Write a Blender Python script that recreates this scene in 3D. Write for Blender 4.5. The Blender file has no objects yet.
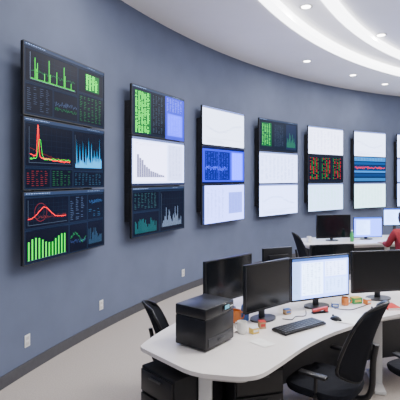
import bpy, bmesh, math, random
import numpy as np
from mathutils import Vector, Matrix
random.seed(7)
S = bpy.context.scene
COL = S.collection
F = 440.0; HY = 178.0; CAMZ = 1.88
def P(px, py, z=0.75):
    d = F*(CAMZ-z)/(py-HY)
    return ((px-200)/F*d, d)

# ---------------------------------------------------------------- materials
AG = [(0,0),(.1,.008),(.2,.03),(.3,.065),(.4,.12),(.5,.21),(.6,.36),(.7,.62),(.8,1.15),(.88,2.2),(.94,4.0),(1,9)]
def inv(v):
    for (a,b),(c,d) in zip(AG, AG[1:]):
        if v <= c: return b+(d-b)*(v-a)/(c-a)
    return AG[-1][1]
def dl(c):
    # deepen saturation a little, the filmic view softens it again
    m = sum(c)/3.; c = [min(255, max(0, m+(x-m)*1.25)) for x in c]
    return tuple(inv(x/255.) for x in c)

def mat(name, color, rough=.6, metal=0, noise=0.0, nscale=20, emit=None, estr=1, bump=0, spec=.5, coat=0):
    m = bpy.data.materials.new(name); m.use_nodes = True
    nt = m.node_tree; b = nt.nodes['Principled BSDF']
    b.inputs['Base Color'].default_value = (*color, 1)
    b.inputs['Roughness'].default_value = rough
    b.inputs['Metallic'].default_value = metal
    b.inputs['Specular IOR Level'].default_value = spec
    if coat: b.inputs['Coat Weight'].default_value = coat
    if emit:
        b.inputs['Emission Color'].default_value = (*emit, 1)
        b.inputs['Emission Strength'].default_value = estr
    if noise or bump:
        tc = nt.nodes.new('ShaderNodeTexCoord')
        n = nt.nodes.new('ShaderNodeTexNoise'); n.inputs['Scale'].default_value = nscale
        n.inputs['Detail'].default_value = 5
        nt.links.new(tc.outputs['Object'], n.inputs['Vector'])
        if noise:
            r = nt.nodes.new('ShaderNodeValToRGB')
            lo = tuple(max(0, c*(1-noise)) for c in color); hi = tuple(min(1, c*(1+noise)) for c in color)
            r.color_ramp.elements[0].position = .3; r.color_ramp.elements[1].position = .7
            r.color_ramp.elements[0].color = (*lo, 1); r.color_ramp.elements[1].color = (*hi, 1)
            nt.links.new(n.outputs['Fac'], r.inputs['Fac']); nt.links.new(r.outputs['Color'], b.inputs['Base Color'])
        if bump:
            bp = nt.nodes.new('ShaderNodeBump'); bp.inputs['Strength'].default_value = bump
            bp.inputs['Distance'].default_value = .005
            nt.links.new(n.outputs['Fac'], bp.inputs['Height']); nt.links.new(bp.outputs['Normal'], b.inputs['Normal'])
    return m

M = {}
M['wall'] = mat('wall_paint', (.122,.148,.230), .75, noise=.05, nscale=3, bump=.05, spec=.3)
M['ceil'] = mat('ceiling_paint', (.84,.83,.84), .7, noise=.02, nscale=2)
M['ceil2'] = mat('ceiling_inner_paint', (.80,.79,.84), .35, noise=.02, nscale=2)
M['floor'] = mat('carpet', (.42,.375,.34), .95, noise=.12, nscale=90, bump=.4)
M['base'] = mat('baseboard_rubber', (.06,.06,.07), .6, noise=.1)
M['strip'] = mat('light_strip', (1,1,1), .5, emit=(.97,.98,1), estr=7, noise=.01)
M['down'] = mat('downlight_lens', (1,1,1), .5, emit=(1,.97,.93), estr=14, noise=.01)
M['white'] = mat('white_laminate', (.74,.70,.68), .35, noise=.02, nscale=8)
M['whitep'] = mat('white_plastic', (.72,.72,.72), .4, noise=.02)
M['edge'] = mat('desk_edge_band', (.55,.53,.52), .5, noise=.02)
M['black'] = mat('black_plastic', (.009,.009,.011), .36, noise=.1, nscale=30, spec=.35)
M['blackm'] = mat('black_matte', (.012,.012,.014), .6, noise=.15, nscale=30, spec=.3)
M['dark'] = mat('dark_grey_plastic', (.028,.029,.034), .45, noise=.1)
M['fabric'] = mat('black_mesh_fabric', (.011,.012,.017), .9, noise=.3, nscale=250, bump=.3, spec=.15)
M['metal'] = mat('grey_metal', (.35,.36,.38), .35, .8, noise=.05)
M['off'] = mat('switched_off_glass', (.004,.005,.007), .16, noise=.05, spec=.4)
M['steel'] = mat('black_steel', (.02,.02,.023), .5, .3, noise=.1)
M['red'] = mat('red_plastic', (.55,.04,.03), .45, noise=.08)
M['orange'] = mat('orange_glaze', (.75,.22,.04), .35, noise=.08)
M['green'] = mat('green_plastic', (.05,.35,.10), .45, noise=.08)
M['blue'] = mat('blue_plastic', (.05,.14,.45), .45, noise=.08)
M['tan'] = mat('tan_card', (.45,.30,.17), .8, noise=.1)
M['yellow'] = mat('yellow_card', (.75,.52,.10), .7, noise=.08)
M['paper'] = mat('paper', (.8,.8,.78), .9, noise=.03)
M['cer'] = mat('white_ceramic', (.8,.79,.76), .2, noise=.02)
M['key'] = mat('key_plastic', (.03,.03,.033), .5, noise=.1)
M['skin'] = mat('skin', (.46,.25,.17), .55, noise=.08, nscale=12)
M['hair'] = mat('dark_brown_hair', (.030,.017,.012), .7, noise=.5, nscale=60, bump=.5)
M['shirt'] = mat('red_knit', (.26,.03,.04), .9, noise=.12, nscale=60, bump=.3, spec=.2)
M['jeans'] = mat('navy_trousers', (.03,.04,.08), .9, noise=.15, nscale=80)
M['shoe'] = mat('black_leather', (.015,.013,.012), .4, noise=.1)
M['iris'] = mat('eye_white', (.7,.68,.65), .2, noise=.02)
def scr_mat():
    m = bpy.data.materials.new('lit_display'); m.use_nodes = True
    nt = m.node_tree; b = nt.nodes['Principled BSDF']
    a = nt.nodes.new('ShaderNodeVertexColor'); a.layer_name = 'pix'
    b.inputs['Base Color'].default_value = (.003,.003,.005,1); b.inputs['Roughness'].default_value = .25
    b.inputs['Specular IOR Level'].default_value = .08
    nt.links.new(a.outputs['Color'], b.inputs['Emission Color'])
    b.inputs['Emission Strength'].default_value = 1.1
    return m
M['screen'] = scr_mat()

# ---------------------------------------------------------------- mesh helpers
def box(bm, c, s, rot=None, bev=0):
    ret = bmesh.ops.create_cube(bm, size=1)
    vs = ret['verts']
    bmesh.ops.scale(bm, vec=s, verts=vs)
    if bev:
        es = list({e for v in vs for e in v.link_edges})
        r = bmesh.ops.bevel(bm, geom=es, offset=bev, segments=2, affect='EDGES', profile=.5)
        vs = list({v for f in r['faces'] for v in f.verts} | {v for v in vs if v.is_valid})
    if rot is not None: bmesh.ops.rotate(bm, cent=(0,0,0), matrix=rot, verts=vs)
    bmesh.ops.translate(bm, vec=c, verts=vs)
    return vs
def cyl(bm, p1, p2, r1, r2=None, seg=20, caps=True):
    if r2 is None: r2 = r1
    p1, p2 = Vector(p1), Vector(p2); d = p2-p1
    ret = bmesh.ops.create_cone(bm, cap_ends=caps, segments=seg, radius1=r1, radius2=r2, depth=d.length)
    q = d.to_track_quat('Z', 'Y').to_matrix()
    bmesh.ops.rotate(bm, cent=(0,0,0), matrix=q, verts=ret['verts'])
    bmesh.ops.translate(bm, vec=(p1+p2)/2, verts=ret['verts'])
    return ret['verts']
def sph(bm, c, s, seg=16):
    r = bmesh.ops.create_uvsphere(bm, u_segments=seg, v_segments=seg//2+2, radius=1)
    bmesh.ops.scale(bm, vec=s, verts=r['verts']); bmesh.ops.translate(bm, vec=c, verts=r['verts'])
    return r['verts']
def tube(bm, pts, r, seg=10):
    pts = [Vector(p) for p in pts]; rings = []
    for i, p in enumerate(pts):
        t = (pts[min(i+1, len(pts)-1)]-pts[max(i-1, 0)]).normalized()
        q = t.to_track_quat('Z', 'Y').to_matrix()
        rings.append([bm.verts.new(p+q@Vector((r*math.cos(2*math.pi*k/seg), r*math.sin(2*math.pi*k/seg), 0))) for k in range(seg)])
    for a, b in zip(rings, rings[1:]):
        for k in range(seg):
            bm.faces.new((a[k], a[(k+1)%seg], b[(k+1)%seg], b[k]))
    bm.faces.new(rings[0][::-1]); bm.faces.new(rings[-1])
def lathe(bm, prof, seg=24, c=(0,0,0)):
    rings = []
    for r, z in prof:
        rings.append([bm.verts.new((c[0]+r*math.cos(2*math.pi*k/seg), c[1]+r*math.sin(2*math.pi*k/seg), c[2]+z)) for k in range(seg)])
    for a, b in zip(rings, rings[1:]):
        for k in range(seg):
            bm.faces.new((a[k], a[(k+1)%seg], b[(k+1)%seg], b[k]))
    bm.faces.new(rings[0][::-1])
def prism(bm, poly, z0, z1):
    a = [bm.verts.new((x, y, z0)) for x, y in poly]; b = [bm.verts.new((x, y, z1)) for x, y in poly]
    n = len(poly)
    bm.faces.new(a[::-1]); bm.faces.new(b)
    for i in range(n): bm.faces.new((a[i], a[(i+1)%n], b[(i+1)%n], b[i]))
def smooth(pts, n=6):
    out = []
    P_ = [pts[0]]+list(pts)+[pts[-1]]
    for i in range(1, len(P_)-2):
        p0, p1, p2, p3 = [Vector(q) for q in P_[i-1:i+3]]
        for k in range(n):
            t = k/n
            out.append(tuple(.5*((2*p1)+(-p0+p2)*t+(2*p0-5*p1+4*p2-p3)*t*t+(-p0+3*p1-3*p2+p3)*t**3)))
    out.append(tuple(pts[-1]))
    return out

def mk(name, bm, m, parent=None, label=None, sm=False, loc=None, rz=0, norm=True):
    if norm: bmesh.ops.recalc_face_normals(bm, faces=bm.faces)
    me = bpy.data.meshes.new(name); bm.to_mesh(me); bm.free()
    if not isinstance(m, (list, tuple)): m = [m]
    for x in m: me.materials.append(x)
    if sm:
        for p in me.polygons: p.use_smooth = True
        me.set_sharp_from_angle(angle=math.radians(38))
    o = bpy.data.objects.new(name, me); COL.objects.link(o)
    if parent: o.parent = parent
    if label: o['label'] = label
    if loc: o.location = loc
    o.rotation_euler[2] = rz
    return o
def top(name, loc, rz, label, cat, group=None):
    o = bpy.data.objects.new(name, None); o.empty_display_size = .1
    COL.objects.link(o); o.location = loc; o.rotation_euler[2] = rz
    o['label'] = label; o['category'] = cat
    if group: o['group'] = group
    return o
def tag(o, label, cat, group=None):
    o['label'] = label; o['category'] = cat
    if group: o['group'] = group
    return o
def clone(root, loc, rz, label=None):
    def rec(o, par):
        c = o.copy(); COL.objects.link(c)
        if par is not None: c.parent = par
        for ch in o.children: rec(ch, c)
        return c
    c = rec(root, None); c.location = loc; c.rotation_euler[2] = rz
    if label: c['label'] = label
    return c
NB = bmesh.new

# ---------------------------------------------------------------- canvas for displays
class Canvas:
    def __init__(s, w, h, bg): s.w, s.h, s.q, s.l = w, h, [], 0; s.rect(0, 0, 1, 1, bg)
    def quad(s, pts, col): s.q.append((pts, dl(col), s.l))
    def rect(s, x, y, w, h, col): s.quad([(x, y+h), (x+w, y+h), (x+w, y), (x, y)], col)
    def up(s): s.l += 1; return s
    def line(s, pts, col, t=.004):
        a = s.w/s.h
        for (x0, y0), (x1, y1) in zip(pts, pts[1:]):
            dx, dy = (x1-x0)*a, (y1-y0); L = math.hypot(dx, dy) or 1
            nx, ny = -dy/L*t/a/1., dx/L*t
            s.quad([(x0-nx, y0-ny), (x1-nx, y1-ny), (x1+nx, y1+ny), (x0+nx, y0+ny)], col)
    def text(s, x, y, w, rows, col, dy=.026, hh=.008, r=None):
        r = r or random
        for i in range(rows):
            cx = x
            end = x+w*(.5+.5*r.random())
            while cx < end:
                ww = .008+.022*r.random()
                ww = min(ww, end-cx)
                s.rect(cx, y+i*dy, ww, hh, col); cx += ww+.008
    def table(s, x, y, w, rows, cols, col, dy=.028, hh=.007, r=None):
        r = r or random
        for i in range(rows):
            for j in range(cols):
                if r.random() < .85: s.rect(x+w*j/cols, y+i*dy, w/cols*(.25+.4*r.random()), hh, col)
    def bars(s, x, y, w, h, n, col, f, fill=.62):
        bw = w/n
        for i in range(n):
            v = f(i/n); s.rect(x+i*bw, y+h*(1-v), bw*fill, h*v, col)
    def axes(s, x, y, w, h, col=(105,118,135), grid=True):
        s.rect(x, y, .003, h, col); s.rect(x, y+h, w, .005, col)
        if grid:
            for i in range(1, 6): s.rect(x, y+h*i/6, w, .003, (34,48,72))
            for i in range(1, 8): s.rect(x+w*i/8, y, .002, h, (30,44,68))
    def graph(s, x, y, w, h, f, col, n=40, t=.004):
        s.line([(x+w*i/n, y+h*(1-f(i/n))) for i in range(n+1)], col, t)
    def area(s, x, y, w, h, f, col, n=40):
        for i in range(n):
            a, b = f(i/n), f((i+1)/n)
            s.quad([(x+w*i/n, y+h), (x+w*(i+1)/n, y+h), (x+w*(i+1)/n, y+h*(1-b)), (x+w*i/n, y+h*(1-a))], col)
    def ring(s, cx, cy, r, col, t=.004):
        a = s.w/s.h
        s.line([(cx+r/a*math.cos(k*math.pi/12), cy+r*math.sin(k*math.pi/12)) for k in range(25)], col, t)
    def mesh(s, name, parent, yoff, z0):
        bm = NB(); lay = bm.loops.layers.float_color.new('pix')
        for pts, col, l in s.q:
            vs = [bm.verts.new(((min(max(px, 0), 1)-.5)*s.w, yoff-.0005*l, z0+(1-min(max(py, 0), 1))*s.h)) for px, py in pts]
            try: f = bm.faces.new(vs)
            except ValueError: continue
            for lp in f.loops: lp[lay] = (*col, 1)
        bm.normal_update()
        for f in bm.faces:
            if f.normal.y > 0: f.normal_flip()
        return mk(name, bm, M['screen'], parent, norm=False)

DK = (26,36,56); TX = (104,120,146); GR = (45,205,90)
PB = (13,20,36); FR = (44,58,84)
def rnd(seed): return random.Random(seed)
def dash_frame(c):
    c.up(); c.rect(0, 0, 1, .045, (66,82,110)); c.up(); c.text(.02, .015, .3, 1, (180,192,210)); c.text(.75,.015,.2,1,(150,165,185))
def panels(c, ps, col=PB):
    for x, y, w, h in ps: c.rect(x-.003, y-.005, w+.006, h+.010, FR)
    c.up()
    for x, y, w, h in ps: c.rect(x, y, w, h, col)
    for x, y, w, h in ps: c.rect(x, y, w, .016, (38,50,74))
    c.up()
def s_green_spikes(c):
    dash_frame(c); r = rnd(3)
    panels(c, [(.015,.07,.59,.46),(.625,.07,.36,.39),(.015,.56,.285,.41),(.315,.56,.29,.41),(.625,.49,.36,.48)])
    c.axes(.06,.12,.52,.37,(150,162,178)); c.up()
    c.bars(.07,.14,.50,.35,40,GR,lambda u:{3:.88,4:.45,5:.7,11:.35,15:.97,16:.4,22:.6,29:.92,30:.56,36:.3}.get(int(round(u*40)),.05),.35)
    c.graph(.07,.33,.50,.13,lambda u:.5+.4*r.random(),(50,135,90),60,.0025)
    c.rect(.72,.13,.20,.28,(26,120,62)); c.up(); c.table(.73,.14,.18,13,4,(75,225,120),.020,.011,r)
    c.table(.64,.53,.33,15,6,(48,130,84),.028,.007,r); c.table(.03,.60,.26,12,4,(84,98,122),.029,.007,r)
    c.graph(.325,.62,.27,.3,lambda u:.4+.3*r.random(),(105,120,148),44,.0025); c.graph(.325,.64,.27,.3,lambda u:.25+.2*r.random(),(50,135,90),44,.0025)
def s_redgreen(c):
    dash_frame(c); r = rnd(5)
    panels(c, [(.015,.07,.525,.60),(.015,.70,.255,.28),(.285,.70,.255,.28),(.56,.07,.425,.63),(.56,.73,.425,.25)])
    c.axes(.05,.12,.47,.50); c.axes(.575,.14,.39,.53); c.up()
    c.graph(.06,.13,.45,.49,lambda u: .97*math.exp(-((u-.18)/.025)**2)+.2*math.exp(-2*u)+.05*r.random(), (220,55,60), 80,.003)
    c.graph(.06,.13,.45,.49,lambda u: .60*math.exp(-((u-.22)/.05)**2)+.08+.06*r.random(), GR, 80,.003)
    c.graph(.06,.13,.45,.49,lambda u: .38*math.exp(-1.8*u)+.07*r.random(), (150,66,50), 80,.002)
    c.area(.58,.16,.38,.51,lambda u: .06+.22*r.random()+(.68 if int(u*64)%7 == 3 else 0)*(.6+.4*r.random())+(.22 if u>.4 else 0)*r.random(), (50,180,205), 64)
    c.table(.03,.74,.23,8,5,(140,58,62),.029,.008,r); c.table(.30,.74,.23,8,5,(50,120,78),.029,.008,r); c.table(.575,.77,.39,7,8,(60,102,124),.029,.008,r)
def s_circles(c):
    dash_frame(c); r = rnd(8)
    panels(c, [(.015,.07,.475,.43),(.505,.07,.235,.43),(.752,.07,.233,.43),(.015,.53,.475,.45),(.505,.53,.235,.45),(.752,.53,.233,.45)])
    c.axes(.04,.11,.43,.35); c.up(); c.ring(.17,.29,.13,(150,66,76),.003); c.ring(.17,.29,.07,(100,60,76),.003); c.graph(.04,.13,.42,.32,lambda u:.2+.5*math.exp(-((u-.4)/.2)**2)+.04*r.random(),(220,66,70),50,.003)
    c.graph(.04,.13,.42,.32,lambda u:.2+.15*r.random(),(140,70,66),60,.0025)
    c.table(.515,.11,.21,13,3,TX,.029,.007,r); c.graph(.765,.12,.20,.18,lambda u:.3+.5*r.random(),(80,130,170),34,.0025); c.table(.765,.33,.2,5,3,(70,115,145),.029,.007,r)
    c.bars(.04,.62,.43,.33,12,(48,200,86),lambda u:.74+.16*math.sin(u*9)+.06*r.random(),.40); c.rect(.03,.952,.44,.005,(110,125,145))
    c.graph(.515,.58,.21,.3,lambda u:.3+.25*math.sin(u*6)+.2*r.random(),(70,160,115),36,.003); c.graph(.515,.62,.21,.3,lambda u:.2+.25*r.random(),(80,100,145),36,.0025)
    c.bars(.765,.62,.2,.3,16,(70,105,130),lambda u:.2+.7*r.random(),.5)
def s_table_green(c):
    dash_frame(c); r = rnd(9); c.rect(.05,.09,.27,.86,(24,118,62)); c.rect(.35,.08,.22,.86,PB); c.rect(.60,.045,.40,.955,(76,88,195))
    c.up(); c.table(.06,.11,.25,34,5,(85,225,130),.025,.012,r); c.table(.36,.11,.2,30,4,(90,114,134),.027,.007,r)
    c.table(.63,.08,.34,10,6,(170,180,236),.030,.008,r); c.rect(.64,.42,.32,.5,(112,124,224)); c.up(); c.table(.66,.46,.28,14,5,(150,160,238),.031,.008,r)
def s_white_hist(c):
    c.up(); c.rect(0,0,1,.05,(140,150,180)); c.rect(.03,.09,.60,.82,(237,238,245)); c.rect(.66,.09,.31,.82,(222,226,238)); c.up(); c.axes(.06,.2,.54,.62,(150,155,168),False); c.up()
    r = rnd(11); c.bars(.08,.25,.50,.57,13,(172,172,192),lambda u:(.95*math.exp(-2.6*u))*(.75+.25*r.random()),.92)
    c.table(.68,.13,.27,24,4,(168,172,194),.031,.006,r); c.table(.06,.12,.5,2,8,(176,180,196),.028,.006,r); c.rect(0,.95,1,.05,(60,65,95))
def s_white_bars_dark(c):
    dash_frame(c); r = rnd(12); panels(c, [(.02,.08,.45,.39),(.02,.50,.45,.47),(.5,.08,.48,.89)])
    c.table(.04,.12,.40,11,7,(72,118,122),.030,.008,r); c.bars(.05,.57,.38,.36,20,(50,125,128),lambda u:.25+.6*r.random(),.5)
    c.axes(.52,.14,.44,.74); c.up(); c.bars(.54,.22,.40,.66,28,(160,172,188),lambda u:.12+.8*abs(math.sin(u*7))*r.random(),.45)
def s_white_doc(c, tint=(120,130,160), seed=1):
    c.up(); r = rnd(seed); c.rect(0,0,1,.05,(160,172,200)); c.rect(.04,.12,.9,.004,tint)
    c.table(.05,.16,.88,22,9,tuple(min(255,int(t+55)) for t in tint),.035,.009,r)
def s_white_line(c, seed=1):
    c.up(); r = rnd(seed); c.rect(0,0,1,.05,(165,176,204)); c.axes(.08,.16,.85,.66,(165,170,186),False); c.up()
    c.graph(.09,.2,.83,.6,lambda u:.4+.2*math.sin(u*5+seed)+.12*r.random(),(125,142,200),70,.004)
    c.text(.1,.87,.6,3,(172,178,198),.03,.008,r)
def s_blue(c):
    c.up(); r = rnd(21); c.rect(0,0,1,.07,(24,32,80)); c.rect(.05,.12,.58,.78,(32,42,140)); c.rect(.68,.12,.28,.78,(64,88,240)); c.up()
    c.table(.07,.16,.54,22,9,(74,92,205),.033,.006,r); c.graph(.07,.4,.5,.4,lambda u:.4+.3*r.random(),(130,152,244),50,.003)
    c.table(.7,.16,.24,20,4,(150,164,250),.036,.007,r); c.rect(0,.94,1,.06,(24,30,62)); c.rect(.36,.12,.003,.78,(74,94,220))
def s_white_side(c):
    c.up(); r = rnd(22); c.rect(0,0,.05,1,(70,84,125)); c.rect(.6,.2,.35,.6,(178,190,228)); c.up()
    c.table(.1,.1,.42,26,5,(165,176,202),.033,.008,r); c.table(.62,.24,.3,16,4,(145,160,212),.033,.006,r)
def s_dark_green2(c):
    dash_frame(c); r = rnd(23); c.rect(.06,.12,.24,.74,(28,106,72)); c.rect(.36,.12,.28,.74,(28,40,62)); c.rect(.68,.08,.28,.84,(38,54,86)); c.up()
    c.table(.07,.14,.22,24,4,(80,205,130),.029,.012,r); c.table(.38,.15,.24,22,5,(96,112,136),.032,.007,r); c.bars(.7,.3,.24,.55,16,(66,146,116),lambda u:.2+.7*r.random(),.5)
def s_redgreen_cols(c):
    c.up(); r = rnd(25); panels(c, [(.03,.06,.29,.88),(.355,.06,.29,.88),(.68,.06,.29,.88)], (17,22,38))
    for x0 in (.05,.375,.70):
        for i in range(6):
            red = (i+int(x0*10))%2 == 0; col = (190,52,62) if red else (48,165,90)
            for k in range(22):
                if r.random() < .62: c.rect(x0+i*.042, .10+k*.036, .022, .016, col)
def s_bands(c):
    c.up(); r = rnd(27)
    for y, h, col in ((0,.16,(60,150,190)),(.2,.1,(38,100,150)),(.34,.16,(28,72,120)),(.54,.08,(64,155,195)),(.66,.12,(30,78,128)),(.84,.12,(50,134,175))): c.rect(.0,y,1,h,col)
    c.up(); c.graph(.02,.3,.96,.3,lambda u:.4+.35*r.random(),(205,60,70),50,.008); c.table(.03,.03,.9,4,10,(130,195,215),.03,.008,r)
W_ = (229,233,243)
PLAN = [
 [(DK,s_green_spikes),(DK,s_redgreen),(DK,s_circles)],
 [(DK,s_table_green),(W_,s_white_hist),(DK,s_white_bars_dark)],
 [((232,235,241),lambda c:s_white_line(c,3)),((44,58,200),s_blue),((216,224,244),s_white_side)],
 [(DK,s_dark_green2),(W_,lambda c:s_white_doc(c,seed=4)),((229,234,245),lambda c:s_white_line(c,6))],
 [((237,239,244),lambda c:s_white_doc(c,seed=5)),((28,33,50),s_redgreen_cols),((223,231,240),lambda c:s_white_doc(c,(120,170,140),8))],
 [((233,237,243),lambda c:s_white_line(c,8)),((22,48,88),s_bands),((227,236,239),lambda c:s_white_doc(c,(110,160,150),9))],
 [((237,241,247),lambda c:s_white_doc(c,seed=11)),((200,214,236),lambda c:s_white_line(c,12)),((224,232,245),lambda c:s_white_doc(c,seed=13))],
]

# ---------------------------------------------------------------- geometry of the curved wall
DH = 2.07
cen = [(-1.40,4.60),(-.59,6.41),(.45,8.10),(1.74,9.66),(3.13,10.92),(4.60,11.92)]
A = np.array([[2*x,2*y,1] for x,y in cen]); Bv = np.array([x*x+y*y for x,y in cen])
sol = np.linalg.lstsq(A, Bv, rcond=None)[0]
CX, CY = float(sol[0]), float(sol[1]); R0 = math.sqrt(sol[2]+CX**2+CY**2)
RW = R0+.15
def pw(th, r): return (CX-r*math.cos(th), CY+r*math.sin(th))
def wall_hit(px, r=None):
    r = r or RW; dx, dy = (px-200)/F, 1.0
    a = dx*dx+dy*dy; b = -2*(dx*CX+dy*CY); c_ = CX*CX+CY*CY-r*r
    t = (-b+math.sqrt(b*b-4*a*c_))/(2*a)
    x, y = dx*t, dy*t
    return x, y, math.atan2(y-CY, CX-x)
ZC = CAMZ+2.36
def arcband(bm, r0, r1, z0, z1, t0, t1, n):
    rings = []
    for i in range(n+1):
        t = t0+(t1-t0)*i/n
        a, b = pw(t, r0), pw(t, r1)
        rings.append([bm.verts.new((*a, z0)), bm.verts.new((*b, z0)), bm.verts.new((*b, z1)), bm.verts.new((*a, z1))])
    for a, b in zip(rings, rings[1:]):
        for k in range(4): bm.faces.new((a[k], a[(k+1)%4], b[(k+1)%4], b[k]))
    if abs(t1-t0) < 2*math.pi-.01: bm.faces.new(rings[0][::-1]); bm.faces.new(rings[-1])
    else: bmesh.ops.remove_doubles(bm, verts=bm.verts, dist=1e-4)
T0, T1 = math.radians(-45), math.radians(112)
def struct(name, bm, m, sm=True):
    o = mk(name, bm, m, sm=sm); o['kind'] = 'structure'; return o
bm = NB(); arcband(bm, RW, RW+.2, 0, ZC+.4, T0, T1, 160); struct('wall_curved', bm, M['wall'])
bm = NB(); arcband(bm, RW-.018, RW+.001, 0.001, .11, T0, T1, 160); struct('baseboard_curved', bm, M['base'])
bm = NB(); prism(bm, [pw(2*math.pi*i/120, RW+.2) for i in range(120)], -.1, 0); struct('floor', bm, M['floor'], False)
PI2 = 2*math.pi
def rad_at(px, py, dz=2.36):
    d = F*dz/(HY-py); return math.hypot((px-200)/F*d-CX, d-CY)
RA = (rad_at(243,0)+rad_at(400,72))/2
RB = min((rad_at(292,0)+rad_at(400,47))/2, RA-.45)
bm = NB(); arcband(bm, RA, RW+.2, ZC, ZC+.4, 0, PI2, 180); struct('ceiling', bm, M['ceil'])
bm = NB(); arcband(bm, RB, RA+.0, ZC+.10, ZC+.40, 0, PI2, 180); struct('ceiling_cove', bm, M['ceil'])
bm = NB(); arcband(bm, .05, RB, ZC+.05, ZC+.40, 0, PI2, 180); struct('ceiling_inner', bm, M['ceil2'])
def strip(r0, r1, z0, z1, label):
    bm = NB(); arcband(bm, r0, r1, z0, z1, 0, PI2, 180); o = mk('cove_light_strip', bm, M['strip'], sm=True); tag(o, label, 'light strip', 'curved ceiling light strips')
strip(RA-.15, RA-.004, ZC-.02, ZC+.099, 'broad curved white light strip recessed along the ceiling cove')
strip(RB-.17, RB-.01, ZC-.015, ZC+.049, 'curved white light strip along the inner ceiling edge')

def downlight():
    r = top('recessed_downlight', (0,0,0), 0, 'small round recessed downlight with white trim in the ceiling', 'ceiling light', 'recessed ceiling downlights')
    bm = NB(); lathe(bm, [(.095,-.006),(.095,0),(.075,0),(.070,-.004)][::-1]); mk('trim_ring', bm, M['whitep'], r, sm=True)
    bm = NB(); cyl(bm, (0,0,-.010), (0,0,-.004), .066); mk('lens', bm, M['down'], r)
    return r
d0 = downlight()
spots = []
for px, py in ((307,61),(353,75),(385,84)):
    d = F*2.36/(HY-py); spots.append(((px-200)/F*d, d, ZC))
for px, py in ((306,10),(381,35)):
    d = F*2.41/(HY-py); x, y = (px-200)/F*d, d
    r = math.hypot(x-CX, y-CY); spots.append((x, y, ZC+.10 if r > RB else ZC+.05))
spots += [(*pw(math.radians(a), RW-.8), ZC) for a in (-2, 9, 20)]
spots += [(*pw(math.radians(a), RB-1.6), ZC+.05) for a in (18, 30, 42, 54)]
first = True
for i, s in enumerate(spots):
    if first: d0.location = s; first = False
    else: clone(d0, s, 0)
    L = bpy.data.lights.new('downlight_lamp', 'AREA'); L.shape = 'DISK'; L.size = .12; L.energy = 22 if i != 5 and i != 6 else 9; L.color = (1,.96,.92)
    lo = bpy.data.objects.new('downlight_lamp', L); COL.objects.link(lo); lo.location = (s[0], s[1], s[2]-.03)

# ---------------------------------------------------------------- wall displays
EDGES = [(23,104),(131.5,184),(202,244),(259,297.5),(308,343),(354,385.5),(397,425.5)]
desc = [['dark dashboard with green line graph and green table','dark dashboard with red and teal graphs','dark dashboard with circular chart and green bars'],
 ['dark screen with green table and violet panel','white screen with grey falling histogram','dark screen with pale bar chart'],
 ['white screen with thin line graph','bright blue screen with data tables','pale screen with text and blue panel'],
 ['dark screen with green data blocks','white screen with rows of text','white screen with faint line graph'],
 ['white screen with rows of text','dark screen with thin red and green columns','pale screen with greenish text rows'],
 ['white screen with faint graph','blue banded screen with thin red line','pale screen with text rows'],
 ['white screen with rows of text','pale blue screen with line graph','pale screen with text rows']]
zb = CAMZ+1.26-DH
for ci, (e0, e1) in enumerate(EDGES):
    a, b_ = wall_hit(e0, R0), wall_hit(e1, R0)
    va, vb = Vector(a[:2]), Vector(b_[:2]); mid = (va+vb)/2; DW = (vb-va).length
    rz = math.atan2(vb.y-va.y, vb.x-va.x)
    for k in range(3):
        h = DH/3-.014; z0 = zb+(2-k)*DH/3+.007
        root = top('wall_display', (mid.x, mid.y, z0), rz, 'wall-mounted thin-bezel display, '+desc[ci][k], 'display screen', 'video wall displays')
        bm = NB(); box(bm, (0,.018,h/2), (DW-.004,.028,h-.004), bev=.004); box(bm, (0,.042,h/2), (DW*.8,.024,h*.72), bev=.006); mk('casing', bm, M['blackm'], root, sm=True)
        bm = NB(); b = .007
        for c, s in (((0,0,b/2),(DW,.014,b)),((0,0,h-b/2),(DW,.014,b)),((-DW/2+b/2,0,h/2),(b,.014,h-2*b)),((DW/2-b/2,0,h/2),(b,.014,h-2*b))): box(bm, c, s)
        mk('bezel', bm, M['dark'], root)
        cv = Canvas(DW-2*b, h-2*b, PLAN[ci][k][0]); PLAN[ci][k][1](cv); cv.mesh('screen_panel', root, -.001, b)
    m = top('display_wall_mount', (mid.x, mid.y, zb), rz, 'black steel mounting rails holding three stacked wall displays', 'wall mount', 'display wall mounts')
    inset = .16 if ci == 0 else .03
    for sx in (-1, 1):
        bm = NB(); box(bm, (sx*(DW/2-inset-.03), .10, DH/2), (.05,.088,DH-.44), bev=.004)
        for zz in (.45, DH/2, DH-.45): box(bm, (sx*(DW/2-inset-.035), .10, zz), (.07,.08,.30), bev=.006)
        mk('rail', bm, M['steel'], m, sm=True)
    for zz in (.35, DH/2, DH-.35):
        bm = NB(); box(bm, (0,.125,zz), (DW-2*inset-.1,.03,.06)); mk('crossbar', bm, M['steel'], m)

def outlet(px, z=.31):
    x, y, th = wall_hit(px)
    root = top('wall_outlet', (x, y, z), math.pi/2-th, 'white plastic power outlet plate low on the blue-grey wall', 'power outlet', 'wall outlets')
    bm = NB(); box(bm, (0,-.004,0), (.075,.007,.118), bev=.002); mk('cover_plate', bm, M['whitep'], root, sm=True)
    for zz in (-.026,.026):
        bm = NB(); box(bm, (0,-.009,zz), (.034,.004,.030), bev=.0015); mk('socket', bm, M['edge'], root)
for px in (27,101,183): outlet(px)

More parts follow.
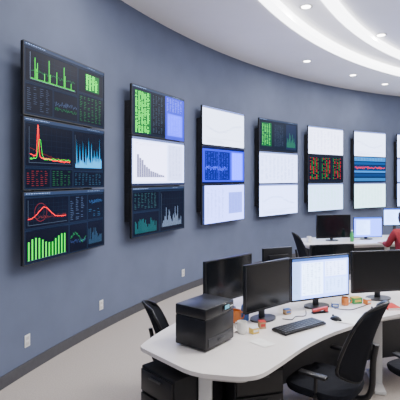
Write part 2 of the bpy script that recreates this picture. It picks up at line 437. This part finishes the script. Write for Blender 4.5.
# ---------------------------------------------------------------- desks
near_s = [(.17,2.51),(.27,2.505),(.36,2.545),(.489,2.69),(.753,3.01),(1.09,3.31),(1.66,3.66),(2.4,3.88),(3.2,3.92)]
near_l = [(-.40,2.96),(-.385,2.925),(-.10,2.615),(-.05,2.575),(.02,2.54)]
far = [(3.3,5.0),(2.6,5.0),(1.9,4.92),(1.3,4.78),(.8,4.55),(.40,4.25),(.12,3.95),(-.06,3.68),(-.2,3.42),(-.31,3.2),(-.385,3.02)]
def desk(name, nearp, farp, legs, label, pre=[]):
    ox, oy = (pre or nearp)[0]
    root = top(name, (ox, oy, 0), 0, label, 'desk', 'curved white workbenches')
    poly = [(x-ox, y-oy) for x, y in list(pre)+smooth(nearp, 5)+smooth(farp, 5)]
    bm = NB(); prism(bm, poly, .724, .75); mk('worktop', bm, M['white'], root)
    bm = NB(); pts = smooth((pre[-2:] if pre else [])+nearp, 4); n_ = len(pts); L0, L1 = [], []
    for i in range(n_):
        a = Vector(pts[max(i-1,0)]); b = Vector(pts[min(i+1,n_-1)]); t = (b-a).normalized(); n = Vector((-t.y, t.x))
        p = Vector(pts[i])-Vector((ox,oy)); L0.append(p+n*.12); L1.append(p+n*.14)
    prism(bm, [tuple(v) for v in L0]+[tuple(v) for v in L1[::-1]], .66, .7235)
    mk('apron', bm, M['edge'], root)
    bm = NB(); pts = smooth(nearp[2:], 4); n_ = len(pts); L0, L1 = [], []
    for i in range(n_):
        a = Vector(pts[max(i-1,0)]); b = Vector(pts[min(i+1,n_-1)]); t = (b-a).normalized(); n = Vector((-t.y, t.x))
        p = Vector(pts[i])-Vector((ox,oy)); L0.append(p+n*.64); L1.append(p+n*.66)
    prism(bm, [tuple(v) for v in L0]+[tuple(v) for v in L1[::-1]], .08, .7235)
    mk('under_desk_shade_panel', bm, M['dark'], root, 'dark grey panel added to deepen under-desk shade')  # added dark sheet standing in for the shadow below the worktop
    for (x, y, rz) in legs:
        bm = NB(); box(bm, (0,0,.365), (.085,.055,.68), bev=.008); box(bm, (0,0.05,.0175), (.095,.46,.032), bev=.006); box(bm, (0,0.05,.708), (.075,.42,.028), bev=.004)
        mk('leg', bm, M['whitep'], root, sm=True, loc=(x-ox, y-oy, 0), rz=rz)
    return root
desk('curved_workbench', near_s, far, [(.035,2.80,math.radians(-8)),(1.6,3.98,math.radians(-12)),(2.9,4.2,0)], 'long curved white laminate workbench carrying monitors and office clutter', pre=near_l)
n2 = [(1.72,7.75),(1.80,7.45),(2.05,7.42),(2.5,7.50),(3.0,7.62),(3.6,7.72),(4.3,7.75),(5.2,7.6)]
f2 = [(5.4,8.6),(4.4,8.75),(3.6,8.72),(3.0,8.62),(2.4,8.45),(1.9,8.25),(1.72,8.0)]
desk('curved_workbench', n2, f2, [(2.1,7.8,-.15),(3.4,8.0,0),(4.7,8.0,0)], 'curved white workbench near the video wall with monitors')

def pedestal(loc, ang, label):
    root = top('pedestal_cabinet', loc, ang, label, 'cabinet', 'black drawer pedestals')
    bm = NB(); box(bm, (0,.0,.345), (.34,.42,.60), bev=.005); mk('body', bm, M['blackm'], root, sm=True)
    for i, (z, h) in enumerate(((.56,.14),(.40,.15),(.19,.24))):
        bm = NB(); box(bm, (0,-.217,z), (.32,.016,h), bev=.003); dr = mk('drawer', bm, M['black'], root, sm=True)
        bm = NB(); box(bm, (0,-.232,z+h/2-.03), (.12,.014,.012), bev=.003); mk('handle', bm, M['dark'], dr, sm=True)
    for sx in (-.13,.13):
        for sy in (-.17,.17):
            bm = NB(); cyl(bm, (sx,sy,0), (sx,sy,.046), .022); mk('foot', bm, M['black'], root, sm=True)
pedestal((-.115,2.93,0), math.atan2(2.563-2.94, -.047+.394), 'black metal drawer pedestal under the end of the white workbench')
pedestal((.33,3.05,0), math.radians(15), 'black drawer pedestal added to darken the space under the desk')  # second pedestal, added only to fill the under-desk shadow with black
root = top('added_dark_tower', (.40,3.60,0), math.radians(40), 'black computer tower added to darken the space under the workbench', 'computer')  # added dark tower, makes the shadow below the bench deeper
bm = NB(); box(bm, (0,0,.225), (.19,.42,.42), bev=.006); mk('case', bm, M['black'], root, sm=True)
bm = NB(); box(bm, (0,-.215,.225), (.17,.014,.40), bev=.005); mk('front_panel', bm, M['dark'], root, sm=True)
bm = NB(); cyl(bm, (0,-.221,.38), (0,-.226,.38), .012, seg=14); mk('power_button', bm, M['metal'], root)
for sx in (-.07,.07):
    for sy in (-.17,.17):
        bm = NB(); cyl(bm, (sx,sy,0), (sx,sy,.018), .018, seg=12); mk('foot', bm, M['black'], root)

# ---------------------------------------------------------------- desk monitors
def monitor(L, Rr, w_h, zb, label, canvas=None, back=False, base_z=.75, name='desktop_monitor'):
    L, Rr = Vector(L), Vector(Rr); c = (L+Rr)/2; w = (Rr-L).length; h = w_h
    rz = math.atan2((Rr-L).y, (Rr-L).x)+(math.pi if back else 0)
    root = top(name, (c.x, c.y, base_z), rz, label, 'monitor', 'desktop monitors')
    z0 = zb-base_z
    bm = NB(); box(bm, (0,.014,z0+h/2), (w,.026,h), bev=.005); box(bm, (0,.036,z0+h/2), (w*.7,.024,h*.6), bev=.010); mk('casing', bm, M['black'], root, sm=True)
    bm = NB(); b = .010
    for cc, s in (((0,0,z0+b*.8),(w,.01,b*1.6)),((0,0,z0+h-b/2),(w,.01,b)),((-w/2+b/2,0,z0+h/2),(b,.01,h-b)),((w/2-b/2,0,z0+h/2),(b,.01,h-b))): box(bm, cc, s, bev=.002)
    mk('bezel', bm, M['black'], root, sm=True)
    if canvas:
        cv = Canvas(w-2*b, h-2.6*b, canvas[0]); canvas[1](cv); cv.mesh('screen_panel', root, -.001, z0+1.6*b)
    else:
        bm = NB(); box(bm, (0,0,z0+h/2+b*.3), (w-2*b,.004,h-2.6*b)); mk('screen_panel', bm, M['off'], root)
    bm = NB(); box(bm, (0,.075,(z0+h*.55)/2+.01), (.055,.022,z0+h*.55), bev=.005); box(bm, (0,.058,z0+h*.5), (.10,.03,.10), bev=.005); mk('stand_neck', bm, M['dark'], root, sm=True)
    bm = NB(); poly = [(.12*math.cos(t), .06+.085*math.sin(t)) for t in [i*math.pi/16 for i in range(32)]]
    prism(bm, poly, .0005, .014); mk('stand_base', bm, M['dark'], root, sm=True)
    return root
def s_desk(c):
    c.up(); r = rnd(31); c.rect(0,0,1,.07,(110,140,185)); c.rect(0,.07,.14,.93,(205,216,232)); c.rect(.16,.12,.38,.80,(238,243,250)); c.rect(.57,.12,.4,.38,(236,241,249)); c.rect(.57,.54,.4,.38,(225,234,246)); c.up()
    c.table(.18,.15,.34,15,5,(165,182,208),.05,.014,r); c.text(.02,.12,.1,14,(150,165,190),.055,.012,r); c.table(.59,.15,.35,7,5,(165,182,208),.05,.014,r); c.table(.59,.58,.35,6,5,(160,178,206),.05,.014,r)
    for i in range(1,6): c.rect(.16+.38*i/6,.12,.003,.8,(206,215,232))
def s_lightblue(c):
    c.up(); r = rnd(33); c.rect(0,0,1,.08,(110,150,205)); c.rect(.08,.15,.5,.75,(225,236,250)); c.up(); c.text(.1,.2,.45,11,(160,180,212),.06,.015,r)
monitor((.04,3.51),(.46,3.93), .36, .85, 'wide black desktop monitor angled behind the printer')
monitor((.339,3.31),(.745,3.64), .37, .85, 'black desktop monitor with dark screen on the curved workbench')
monitor((.765,3.69),(1.33,3.93), .37, .835, 'desktop monitor showing a bright spreadsheet window', ((214,226,244), s_desk))
monitor((1.38,4.0),(1.98,4.12), .38, .83, 'wide black desktop monitor with dark screen beside the bright one')
monitor((.59,4.18),(.89,4.32), .32, .89, 'small black desktop monitor on the rear side of the workbench', back=True)
monitor((1.16,4.62),(1.66,4.74), .31, .865, 'black desktop monitor with dark screen behind the bright one')
monitor((2.07,7.82),(2.73,7.98), .42, .80, 'black desktop monitor with dark screen on the curved workbench')
monitor((2.80,8.02),(3.36,8.12), .38, .79, 'desktop monitor with pale blue lit screen on curved workbench', ((180,205,240), s_lightblue))
monitor((3.46,8.3),(3.98,8.36), .33, .98, 'desktop monitor with pale lit screen behind the seated person', ((225,235,248), s_lightblue))

# ---------------------------------------------------------------- keyboard, mouse
a, b = Vector(P(277,334)), Vector(P(320,322))
rz = math.atan2((b-a).y, (b-a).x); c = (a+b)/2
root = top('keyboard', (c[0], c[1], .75), rz, 'black full-size keyboard lying near the front edge of the workbench', 'keyboard')
bm = NB(); box(bm, (0,0,.011), (.44,.145,.018), bev=.005); mk('case', bm, M['black'], root, sm=True)
n = 17
for r_ in range(5):
    for i in range(n):
        if r_ == 4 and 4 <= i <= 8: continue
        bm = NB(); box(bm, (0,0,0), (.021,.021,.007), bev=.0015); mk('key', bm, M['key'], root, loc=(-.20+.40*i/(n-1), .052-r_*.026, .0235))
bm = NB(); box(bm, (-.20+.40*6/16, .052-4*.026, .0235), (.12,.021,.007), bev=.0015); mk('space_bar', bm, M['key'], root)
def mouse(c, rz, label):
    root = top('computer_mouse', (c[0], c[1], .75), rz, label, 'mouse', 'computer mice')
    bm = NB(); vs = sph(bm, (0,0,.0), (.031,.055,.034))
    for v in list(bm.verts):
        if v.co.z < 0: v.co.z = 0.0005
        elif v.co.y > .02: v.co.z *= .85
    mk('shell', bm, M['black'], root, sm=True)
    bm = NB(); cyl(bm, (-.004,.028,.030), (.004,.028,.030), .009); mk('scroll_wheel', bm, M['dark'], root, sm=True)
mouse(P(336,320), rz, 'black computer mouse beside the keyboard')
mouse(P(374,312), .2, 'black computer mouse on the white worktop')

# ---------------------------------------------------------------- printer
root = top('laser_printer', (.035,3.04,.75), math.atan2(.26,.20), 'black compact laser printer on the end of the workbench', 'printer')
bm = NB(); box(bm, (0,0,.108), (.33,.26,.196), bev=.008); mk('body', bm, M['black'], root, sm=True)
for sx in (-.12,.12):
    for sy in (-.09,.09):
        bm = NB(); cyl(bm, (sx,sy,0), (sx,sy,.012), .014); mk('foot', bm, M['black'], root, sm=True)
bm = NB(); box(bm, (0,.0,.245), (.33,.26,.070), bev=.008); mk('scanner_lid', bm, M['black'], root, sm=True)
bm = NB(); box(bm, (0,.0,.208), (.318,.248,.008)); mk('output_slot', bm, M['off'], root)
bm = NB(); box(bm, (0,-.132,.055), (.28,.008,.06), bev=.003); box(bm, (0,-.138,.055), (.08,.008,.014), bev=.002); mk('paper_tray', bm, M['dark'], root, sm=True)
bm = NB(); box(bm, (.085,-.131,.246), (.12,.008,.045), bev=.003); mk('control_panel', bm, M['off'], root, sm=True)
bm = NB(); box(bm, (.07,-.1365,.248), (.05,.003,.025)); mk('status_display', bm, mat('status_lcd',(.1,.3,.4),.3,emit=(.15,.45,.6),estr=.6,noise=.02), root)
for i in range(3):
    bm = NB(); cyl(bm, (.108+i*.014,-.134,.246), (.108+i*.014,-.138,.246), .004, seg=10); mk('button', bm, M['whitep'], root)

# ---------------------------------------------------------------- small desk things
def mug(px, py, m, label, z=.75, h=.095, r=.04, rz=0):
    x, y = P(px, py)
    root = top('mug', (x, y, z), rz, label, 'mug', 'mugs on the workbench')
    bm = NB(); lathe(bm, [(r*.85,0),(r*.95,.004),(r,h*.3),(r,h),(r*.9,h),(r*.88,.01),(.001,.008)]); mk('cup', bm, m, root, sm=True)
    bm = NB(); tube(bm, [(r-.003,0,h*.8),(r+.022,0,h*.75),(r+.03,0,h*.5),(r+.02,0,h*.28),(r-.003,0,h*.22)], .005); mk('handle', bm, m, root, sm=True)
mug(242,333, M['cer'], 'white ceramic mug beside the printer', rz=2.4, h=.085, r=.036)
mug(236,322, M['orange'], 'orange ceramic mug beside the printer', rz=.3)
mug(345,305, M['orange'], 'small orange cup near the dark monitor', h=.07, r=.032)
mug(309,242, M['cer'], 'white mug on the bench by the video wall', h=.1)
def bottle(px, py, label, m, h=1.0):
    x, y = P(px, py); root = top('drink_bottle', (x, y, .75), 0, label, 'bottle', 'drink bottles')
    bm = NB(); lathe(bm, [(.028,0),(.032,.005),(.032,.12*h),(.03,.14*h),(.013,.17*h),(.013,.185*h)]); mk('body', bm, m, root, sm=True)
    bm = NB(); cyl(bm, (0,0,.185*h), (0,0,.205*h), .016); mk('cap', bm, M['whitep'], root, sm=True)
bottle(245,320, 'blue plastic drink bottle with a white cap', M['blue'], .8)
bottle(352,241.5, 'green drink bottle standing before the pale blue screen', M['green'], 1)
def carton(px, py, s, rz, m, label, m2=None):
    x, y = P(px, py); root = top('snack_box', (x, y, .75), rz, label, 'box', 'small boxes on the workbench')
    bm = NB(); box(bm, (0,0,s[2]/2), s, bev=.003); mk('carton', bm, m, root, sm=True)
    bm = NB(); box(bm, (0,0,s[2]+.002), (s[0]*.96,s[1]*.96,.004), bev=.001); box(bm, (0,-s[1]/2-.0008,s[2]*.55), (s[0]*.7,.0015,s[2]*.4)); mk('lid', bm, m2 or m, root)
carton(254,333,(.06,.05,.04),.5,M['yellow'],'small yellow box beside the white mug',M['whitep'])
carton(262,328,(.05,.05,.05),.2,M['tan'],'small tan box on the worktop',M['red'])
carton(287,314,(.06,.04,.04),.5,M['tan'],'small tan box beside the bright monitor',M['blue'])
carton(356,303,(.09,.06,.05),.3,M['green'],'green snack box near the dark monitor',M['yellow'])
carton(335,307,(.06,.05,.035),-.2,M['blue'],'small blue box near the bright monitor',M['whitep'])
carton(367,304,(.05,.05,.045),.5,M['orange'],'small orange box under the dark monitor',M['whitep'])
x, y = P(320,313); root = top('stapler', (x, y, .75), .3, 'red stapler in front of the bright monitor', 'stapler')
bm = NB(); box(bm, (0,0,.007), (.15,.036,.012), bev=.004); mk('base', bm, M['black'], root, sm=True)
bm = NB(); box(bm, (0,0,.032), (.145,.03,.022), rot=Matrix.Rotation(-.12,3,'Y'), bev=.007); box(bm, (.055,0,.022), (.03,.026,.02)); mk('arm', bm, M['red'], root, sm=True)
def notebook(x, y, rz, m, w=.15, h=.21, t=.014, label='', z=.75):
    root = top('notebook', (x, y, z), rz, label, 'notebook')
    bm = NB(); box(bm, (0,0,t/2), (w-.006,h-.006,t-.004)); mk('pages', bm, M['paper'], root)
    bm = NB(); box(bm, (0,0,.001), (w,h,.002)); box(bm, (0,0,t-.001), (w,h,.002)); box(bm, (-w/2,0,t/2), (.003,h,t)); mk('cover', bm, m, root)
notebook(*P(390,307.5), .1, M['red'], .12,.16,.02, label='small red notebook near the dark monitor')
def paper(px, py, rz, s=1, label='loose white paper sheet on the worktop'):
    x, y = P(px, py); bm = NB()
    n = 6; g = [[bm.verts.new(((i/n-.5)*.21*s, (j/n-.5)*.297*s, .0012+.002*math.sin(i*1.1)*math.cos(j*.8)+.002)) for j in range(n+1)] for i in range(n+1)]
    for i in range(n):
        for j in range(n): bm.faces.new((g[i][j], g[i+1][j], g[i+1][j+1], g[i][j+1]))
    o = mk('paper_sheet', bm, M['paper'], sm=True, loc=(x, y, .75), rz=rz); tag(o, label, 'paper', 'paper sheets')
paper(354,319,-.5)
paper(262,343,.7,.5,'small white note on the worktop')
def cable(pts, label):
    bm = NB(); tube(bm, smooth(pts, 6), .0035, 6); o = mk('power_cable', bm, M['black'], sm=True); tag(o, label, 'cable', 'black cables')
cable([(.66,3.52,.754),(.73,3.50,.754),(.78,3.58,.754),(.86,3.60,.754),(.90,3.74,.754)], 'thin black cable lying on the worktop between monitors')
cable([(1.16,3.80,.754),(1.28,3.76,.754),(1.40,3.84,.754),(1.52,3.94,.754)], 'thin black cable lying beside the bright monitor')
cable([(.26,3.22,.754),(.32,3.27,.754),(.30,3.38,.754),(.22,3.52,.754)], 'thin black cable running from the printer across the worktop')

# ---------------------------------------------------------------- office chair
def office_chair():
    root = top('office_chair', (0,0,0), 0, 'black swivel office chair with curved mesh backrest', 'office chair', 'black office chairs')
    bm = NB(); rows = []
    for j, (zz, s) in enumerate(((.430,.86),(.438,.97),(.465,1.0),(.488,.97),(.497,.85),(.499,.5))):
        rows.append([bm.verts.new((.235*s*math.copysign(abs(math.cos(t))**.55, math.cos(t)), .01+.235*s*math.copysign(abs(math.sin(t))**.55, math.sin(t)), zz - (.018 if math.sin(t) > .7 and j > 2 else 0))) for t in [2*math.pi*i/32+.01 for i in range(32)]])
    for a_, b_ in zip(rows, rows[1:]):
        for k in range(32): bm.faces.new((a_[k], a_[(k+1)%32], b_[(k+1)%32], b_[k]))
    bm.faces.new(rows[0][::-1]); bm.faces.new(rows[-1])
    mk('seat', bm, M['fabric'], root, sm=True)
    bm = NB(); U, V = 14, 14
    def bp(u, v, off):
        w = .215*math.sqrt(max(.02, 1-abs(2*v-1)**5*.55))*(1-.10*v)
        y = -.235-.17*v*v-.05*math.sin(v*math.pi)*.4+.095*u*u
        z = .54+.54*v
        z = .81+(z-.81)*(1-.20*abs(u)**2.6)
        return (u*w, y+off, z)
    fr = [[bm.verts.new(bp(2*i/U-1, j/V, .010)) for j in range(V+1)] for i in range(U+1)]
    bk = [[bm.verts.new(bp(2*i/U-1, j/V, -.010)) for j in range(V+1)] for i in range(U+1)]
    for i in range(U):
        for j in range(V):
            bm.faces.new((fr[i][j], fr[i+1][j], fr[i+1][j+1], fr[i][j+1])); bm.faces.new((bk[i][j], bk[i][j+1], bk[i+1][j+1], bk[i+1][j]))
    for i in range(U):
        bm.faces.new((fr[i][0], bk[i][0], bk[i+1][0], fr[i+1][0])); bm.faces.new((fr[i][V], fr[i+1][V], bk[i+1][V], bk[i][V]))
        bm.faces.new((fr[0][i], fr[0][i+1], bk[0][i+1], bk[0][i])); bm.faces.new((fr[U][i], bk[U][i], bk[U][i+1], fr[U][i+1]))
    mk('backrest', bm, M['fabric'], root, sm=True)
    bm = NB(); loop = [bp(-1+2*i/14, 0, 0) for i in range(15)]+[bp(1, i/14, 0) for i in range(1,15)]+[bp(1-2*i/14, 1, 0) for i in range(1,15)]+[bp(-1, 1-i/14, 0) for i in range(1,15)]
    tube(bm, loop, .012, 8); mk('backrest_frame', bm, M['black'], root, sm=True)
    bm = NB(); tube(bm, smooth([(0,-.05,.415),(0,-.24,.42),(0,-.305,.50),(0,-.315,.68),(0,-.335,.80)],4), .02, 10); mk('back_support', bm, M['black'], root, sm=True)
    for sx in (-1, 1):
        bm = NB(); tube(bm, smooth([(sx*.18,-.04,.424),(sx*.26,-.04,.43),(sx*.28,-.04,.48),(sx*.27,-.04,.605)],4), .013, 8)
        box(bm, (sx*.27,-.02,.612), (.055,.19,.022), bev=.009); mk('armrest', bm, M['black'], root, sm=True)
    bm = NB(); cyl(bm, (0,0,.10), (0,0,.28), .028); cyl(bm, (0,0,.28), (0,0,.41), .018); box(bm, (0,0,.418), (.2,.24,.03), bev=.006); mk('gas_lift', bm, M['dark'], root, sm=True)
    bm = NB(); cyl(bm, (0,0,.07), (0,0,.125), .05, .04)
    for k in range(5):
        a_ = k*2*math.pi/5+.3
        tube(bm, [(.03*math.cos(a_),.03*math.sin(a_),.105),(.17*math.cos(a_),.17*math.sin(a_),.092),(.29*math.cos(a_),.29*math.sin(a_),.074)], .018, 8)
    mk('star_base', bm, M['black'], root, sm=True)
    for k in range(5):
        a_ = k*2*math.pi/5+.3; x, y = .28*math.cos(a_), .28*math.sin(a_); t = Vector((-math.sin(a_), math.cos(a_), 0))
        bm = NB()
        for s in (-.015,.015):
            p = Vector((x, y, .0285)); cyl(bm, p+t*(s-.009), p+t*(s+.009), .028, seg=16)
        cyl(bm, (x,y,.03), (x,y,.075), .008, seg=8); mk('caster', bm, M['blackm'], root, sm=True)
    return root
def face(dx, dy): return math.atan2(dy, dx)-math.pi/2
ch = office_chair(); ch.location = (.88,3.06,0); ch.rotation_euler[2] = face(-.78,.62)
ch['label'] = 'black mesh office chair pulled up to the curved workbench'
clone(ch, (1.68,3.24,0), face(-.45,.9), 'black office chair facing the wide dark monitor')
c3 = clone(ch, (-.11,3.66,0), face(1,.02), 'black office chair tucked at the wall side of the workbench'); c3.scale = (.8,.9,.79)
c4 = clone(ch, (1.80,7.0,0), face(.99,.1), 'black office chair standing between the two workbenches'); c4.scale = (.7,.85,.94)
chp = clone(ch, (3.27,6.93,0), face(-.1,.99), 'black office chair occupied by the person in red')

# ---------------------------------------------------------------- person
def skin_mesh(nodes, edges, rootidx=0, sub=2):
    me = bpy.data.meshes.new('tmp'); me.from_pydata([n[0] for n in nodes], edges, [])
    o = bpy.data.objects.new('tmp', me); COL.objects.link(o)
    o.modifiers.new('s', 'SKIN')
    for i, n in enumerate(nodes):
        r = n[1]; r = r if isinstance(r, tuple) else (r, r)
        me.skin_vertices[0].data[i].radius = r; me.skin_vertices[0].data[i].use_root = (i == rootidx)
    md = o.modifiers.new('d', 'SUBSURF'); md.levels = sub; md.render_levels = sub
    dg = bpy.context.evaluated_depsgraph_get(); dg.update()
    res = bpy.data.meshes.new_from_object(o.evaluated_get(dg))
    bpy.data.objects.remove(o); return res
def person(loc, rz):
    root = top('person', loc, rz, 'seated person in red knit top with dark brown hair, facing monitors', 'person')
    N, E = [], []
    def add(p, r, par=None):
        N.append((p, r)); i = len(N)-1
        if par is not None: E.append((par, i))
        return i
    pel = add((0,0,.58), (.15,.11)); sp = add((0,.01,.76), (.135,.10), pel); che = add((0,.02,.94), (.15,.105), sp)
    nb = add((0,.025,1.06), (.07,.065), che); nk = add((0,.04,1.12), .052, nb); hd = add((0,.055,1.18), .05, nk)
    for s in (-1, 1):
        sh = add((s*.165,.02,1.01), .055, che); el = add((s*.225,.14,.80), .04, sh); wr = add((s*.16,.37,.795), (.028,.022), el); pm = add((s*.15,.43,.79), (.036,.015), wr)
        for k, (dx, ln) in enumerate(((-.030,.065),(-.010,.078),(.010,.072),(.029,.055))):
            a = add((s*.15+dx,.475,.788), .009, pm); b = add((s*.15+dx*1.15,.475+ln*.55,.790), .008, a); add((s*.15+dx*1.2,.475+ln,.778), .007, b)
        t = add((s*.15-s*.04,.425,.788), .011, pm); add((s*.15-s*.062,.455,.782), .009, t)
        hp = add((s*.10,.06,.56), .085, pel); kn = add((s*.13,.44,.55), .062, hp); an = add((s*.13,.45,.12), .04, kn); add((s*.14,.56,.06), .035, an)
    me = skin_mesh(N, E)
    bm = NB(); bm.from_mesh(me)
    r = bmesh.ops.create_uvsphere(bm, u_segments=32, v_segments=24, radius=1)
    for v in r['verts']:
        x, y, z = v.co
        w = .078 if z > -.1 else .078*(1-.38*(-z-.1))
        nx, ny, nz = x*w, y*.098*(1 if z > -.2 or y > 0 else .85), z*.118
        if y > .6 and abs(x) < .22 and -.35 < z < .05: ny += .020*(1-abs(x)/.22)*(1-abs(z+.25)/.35)
        if y > .7 and .05 < z < .22 and .2 < abs(x) < .55: ny -= .007
        if y > .7 and abs(x) < .35 and -.58 < z < -.45: ny += .005
        v.co = (nx, ny+.06, nz+1.235)
    for s in (-1, 1): sph(bm, (s*.079,.055,1.225), (.012,.02,.032), 12)
    mk('body', bm, M['skin'], root, sm=True)
    for s in (-1, 1):
        bm = NB(); sph(bm, (s*.030,.146,1.246), (.013,.009,.009), 12); mk('eye', bm, M['iris'], root, sm=True)
    bm = NB(); r = bmesh.ops.create_uvsphere(bm, u_segments=32, v_segments=24, radius=1)
    for v in r['verts']: v.co = (v.co.x*.092, v.co.y*.112+.05, v.co.z*.128+1.245)
    dele = [v for v in bm.verts if (v.co.y > .085 and v.co.z < 1.29) or v.co.z < 1.15]
    bmesh.ops.delete(bm, geom=dele, context='VERTS')
    bmesh.ops.solidify(bm, geom=bm.faces[:], thickness=.014); mk('hair', bm, M['hair'], root, sm=True)
    N2, E2 = [], []
    def add2(p, r, par=None):
        N2.append((p, r)); i = len(N2)-1
        if par is not None: E2.append((par, i))
        return i
    pel = add2((0,0,.60), (.17,.135)); sp = add2((0,.01,.76), (.155,.12), pel); che = add2((0,.02,.94), (.17,.125), sp); nb = add2((0,.03,1.07), (.075,.07), che)
    for s in (-1, 1):
        sh = add2((s*.17,.02,1.01), .07, che); el = add2((s*.225,.14,.80), .053, sh); add2((s*.17,.345,.80), .04, el)
    me = skin_mesh(N2, E2); bm = NB(); bm.from_mesh(me); mk('shirt', bm, M['shirt'], root, sm=True)
    N2, E2 = [], []
    pel = add2((0,0,.58), (.165,.12))
    for s in (-1, 1):
        hp = add2((s*.10,.06,.57), .098, pel); kn = add2((s*.13,.44,.56), .078, hp); add2((s*.13,.45,.14), .055, kn)
    me = skin_mesh(N2, E2); bm = NB(); bm.from_mesh(me); mk('trousers', bm, M['jeans'], root, sm=True)
    for s in (-1, 1):
        bm = NB(); vs = sph(bm, (s*.14,.50,.05), (.05,.14,.06), 16)
        for v in bm.verts: v.co.z = max(v.co.z, .002)
        mk('shoe', bm, M['shoe'], root, sm=True)
person((3.265,6.98,0.0), face(-.1,.99))

# ---------------------------------------------------------------- lights, world
def area(loc, size, e, rot=(0,0,0), col=(1,.98,.96)):
    L = bpy.data.lights.new('added_fill_lamp', 'AREA'); L.size = size; L.energy = e; L.color = col  # added overhead fill light, no fixture stands here
    o = bpy.data.objects.new('added_fill_lamp', L); COL.objects.link(o); o.location = loc; o.rotation_euler = rot
area((1.9,2.6,ZC-.1), 1.4, 115)
area((4.2,4.6,ZC-.1), 2.2, 220)
area((8,7.5,ZC-.1), 3, 260)
w = bpy.data.worlds.new('w'); S.world = w; w.use_nodes = True
w.node_tree.nodes['Background'].inputs['Color'].default_value = (.90,.94,1,1)
w.node_tree.nodes['Background'].inputs['Strength'].default_value = .48

cam = bpy.data.cameras.new('cam'); co = bpy.data.objects.new('camera', cam); COL.objects.link(co)
co.location = (0,0,CAMZ); co.rotation_euler = (math.pi/2,0,0)
cam.sensor_width = 36; cam.lens = F/400*36; cam.shift_y = -(200-HY)/400; cam.clip_start = .05
S.camera = co
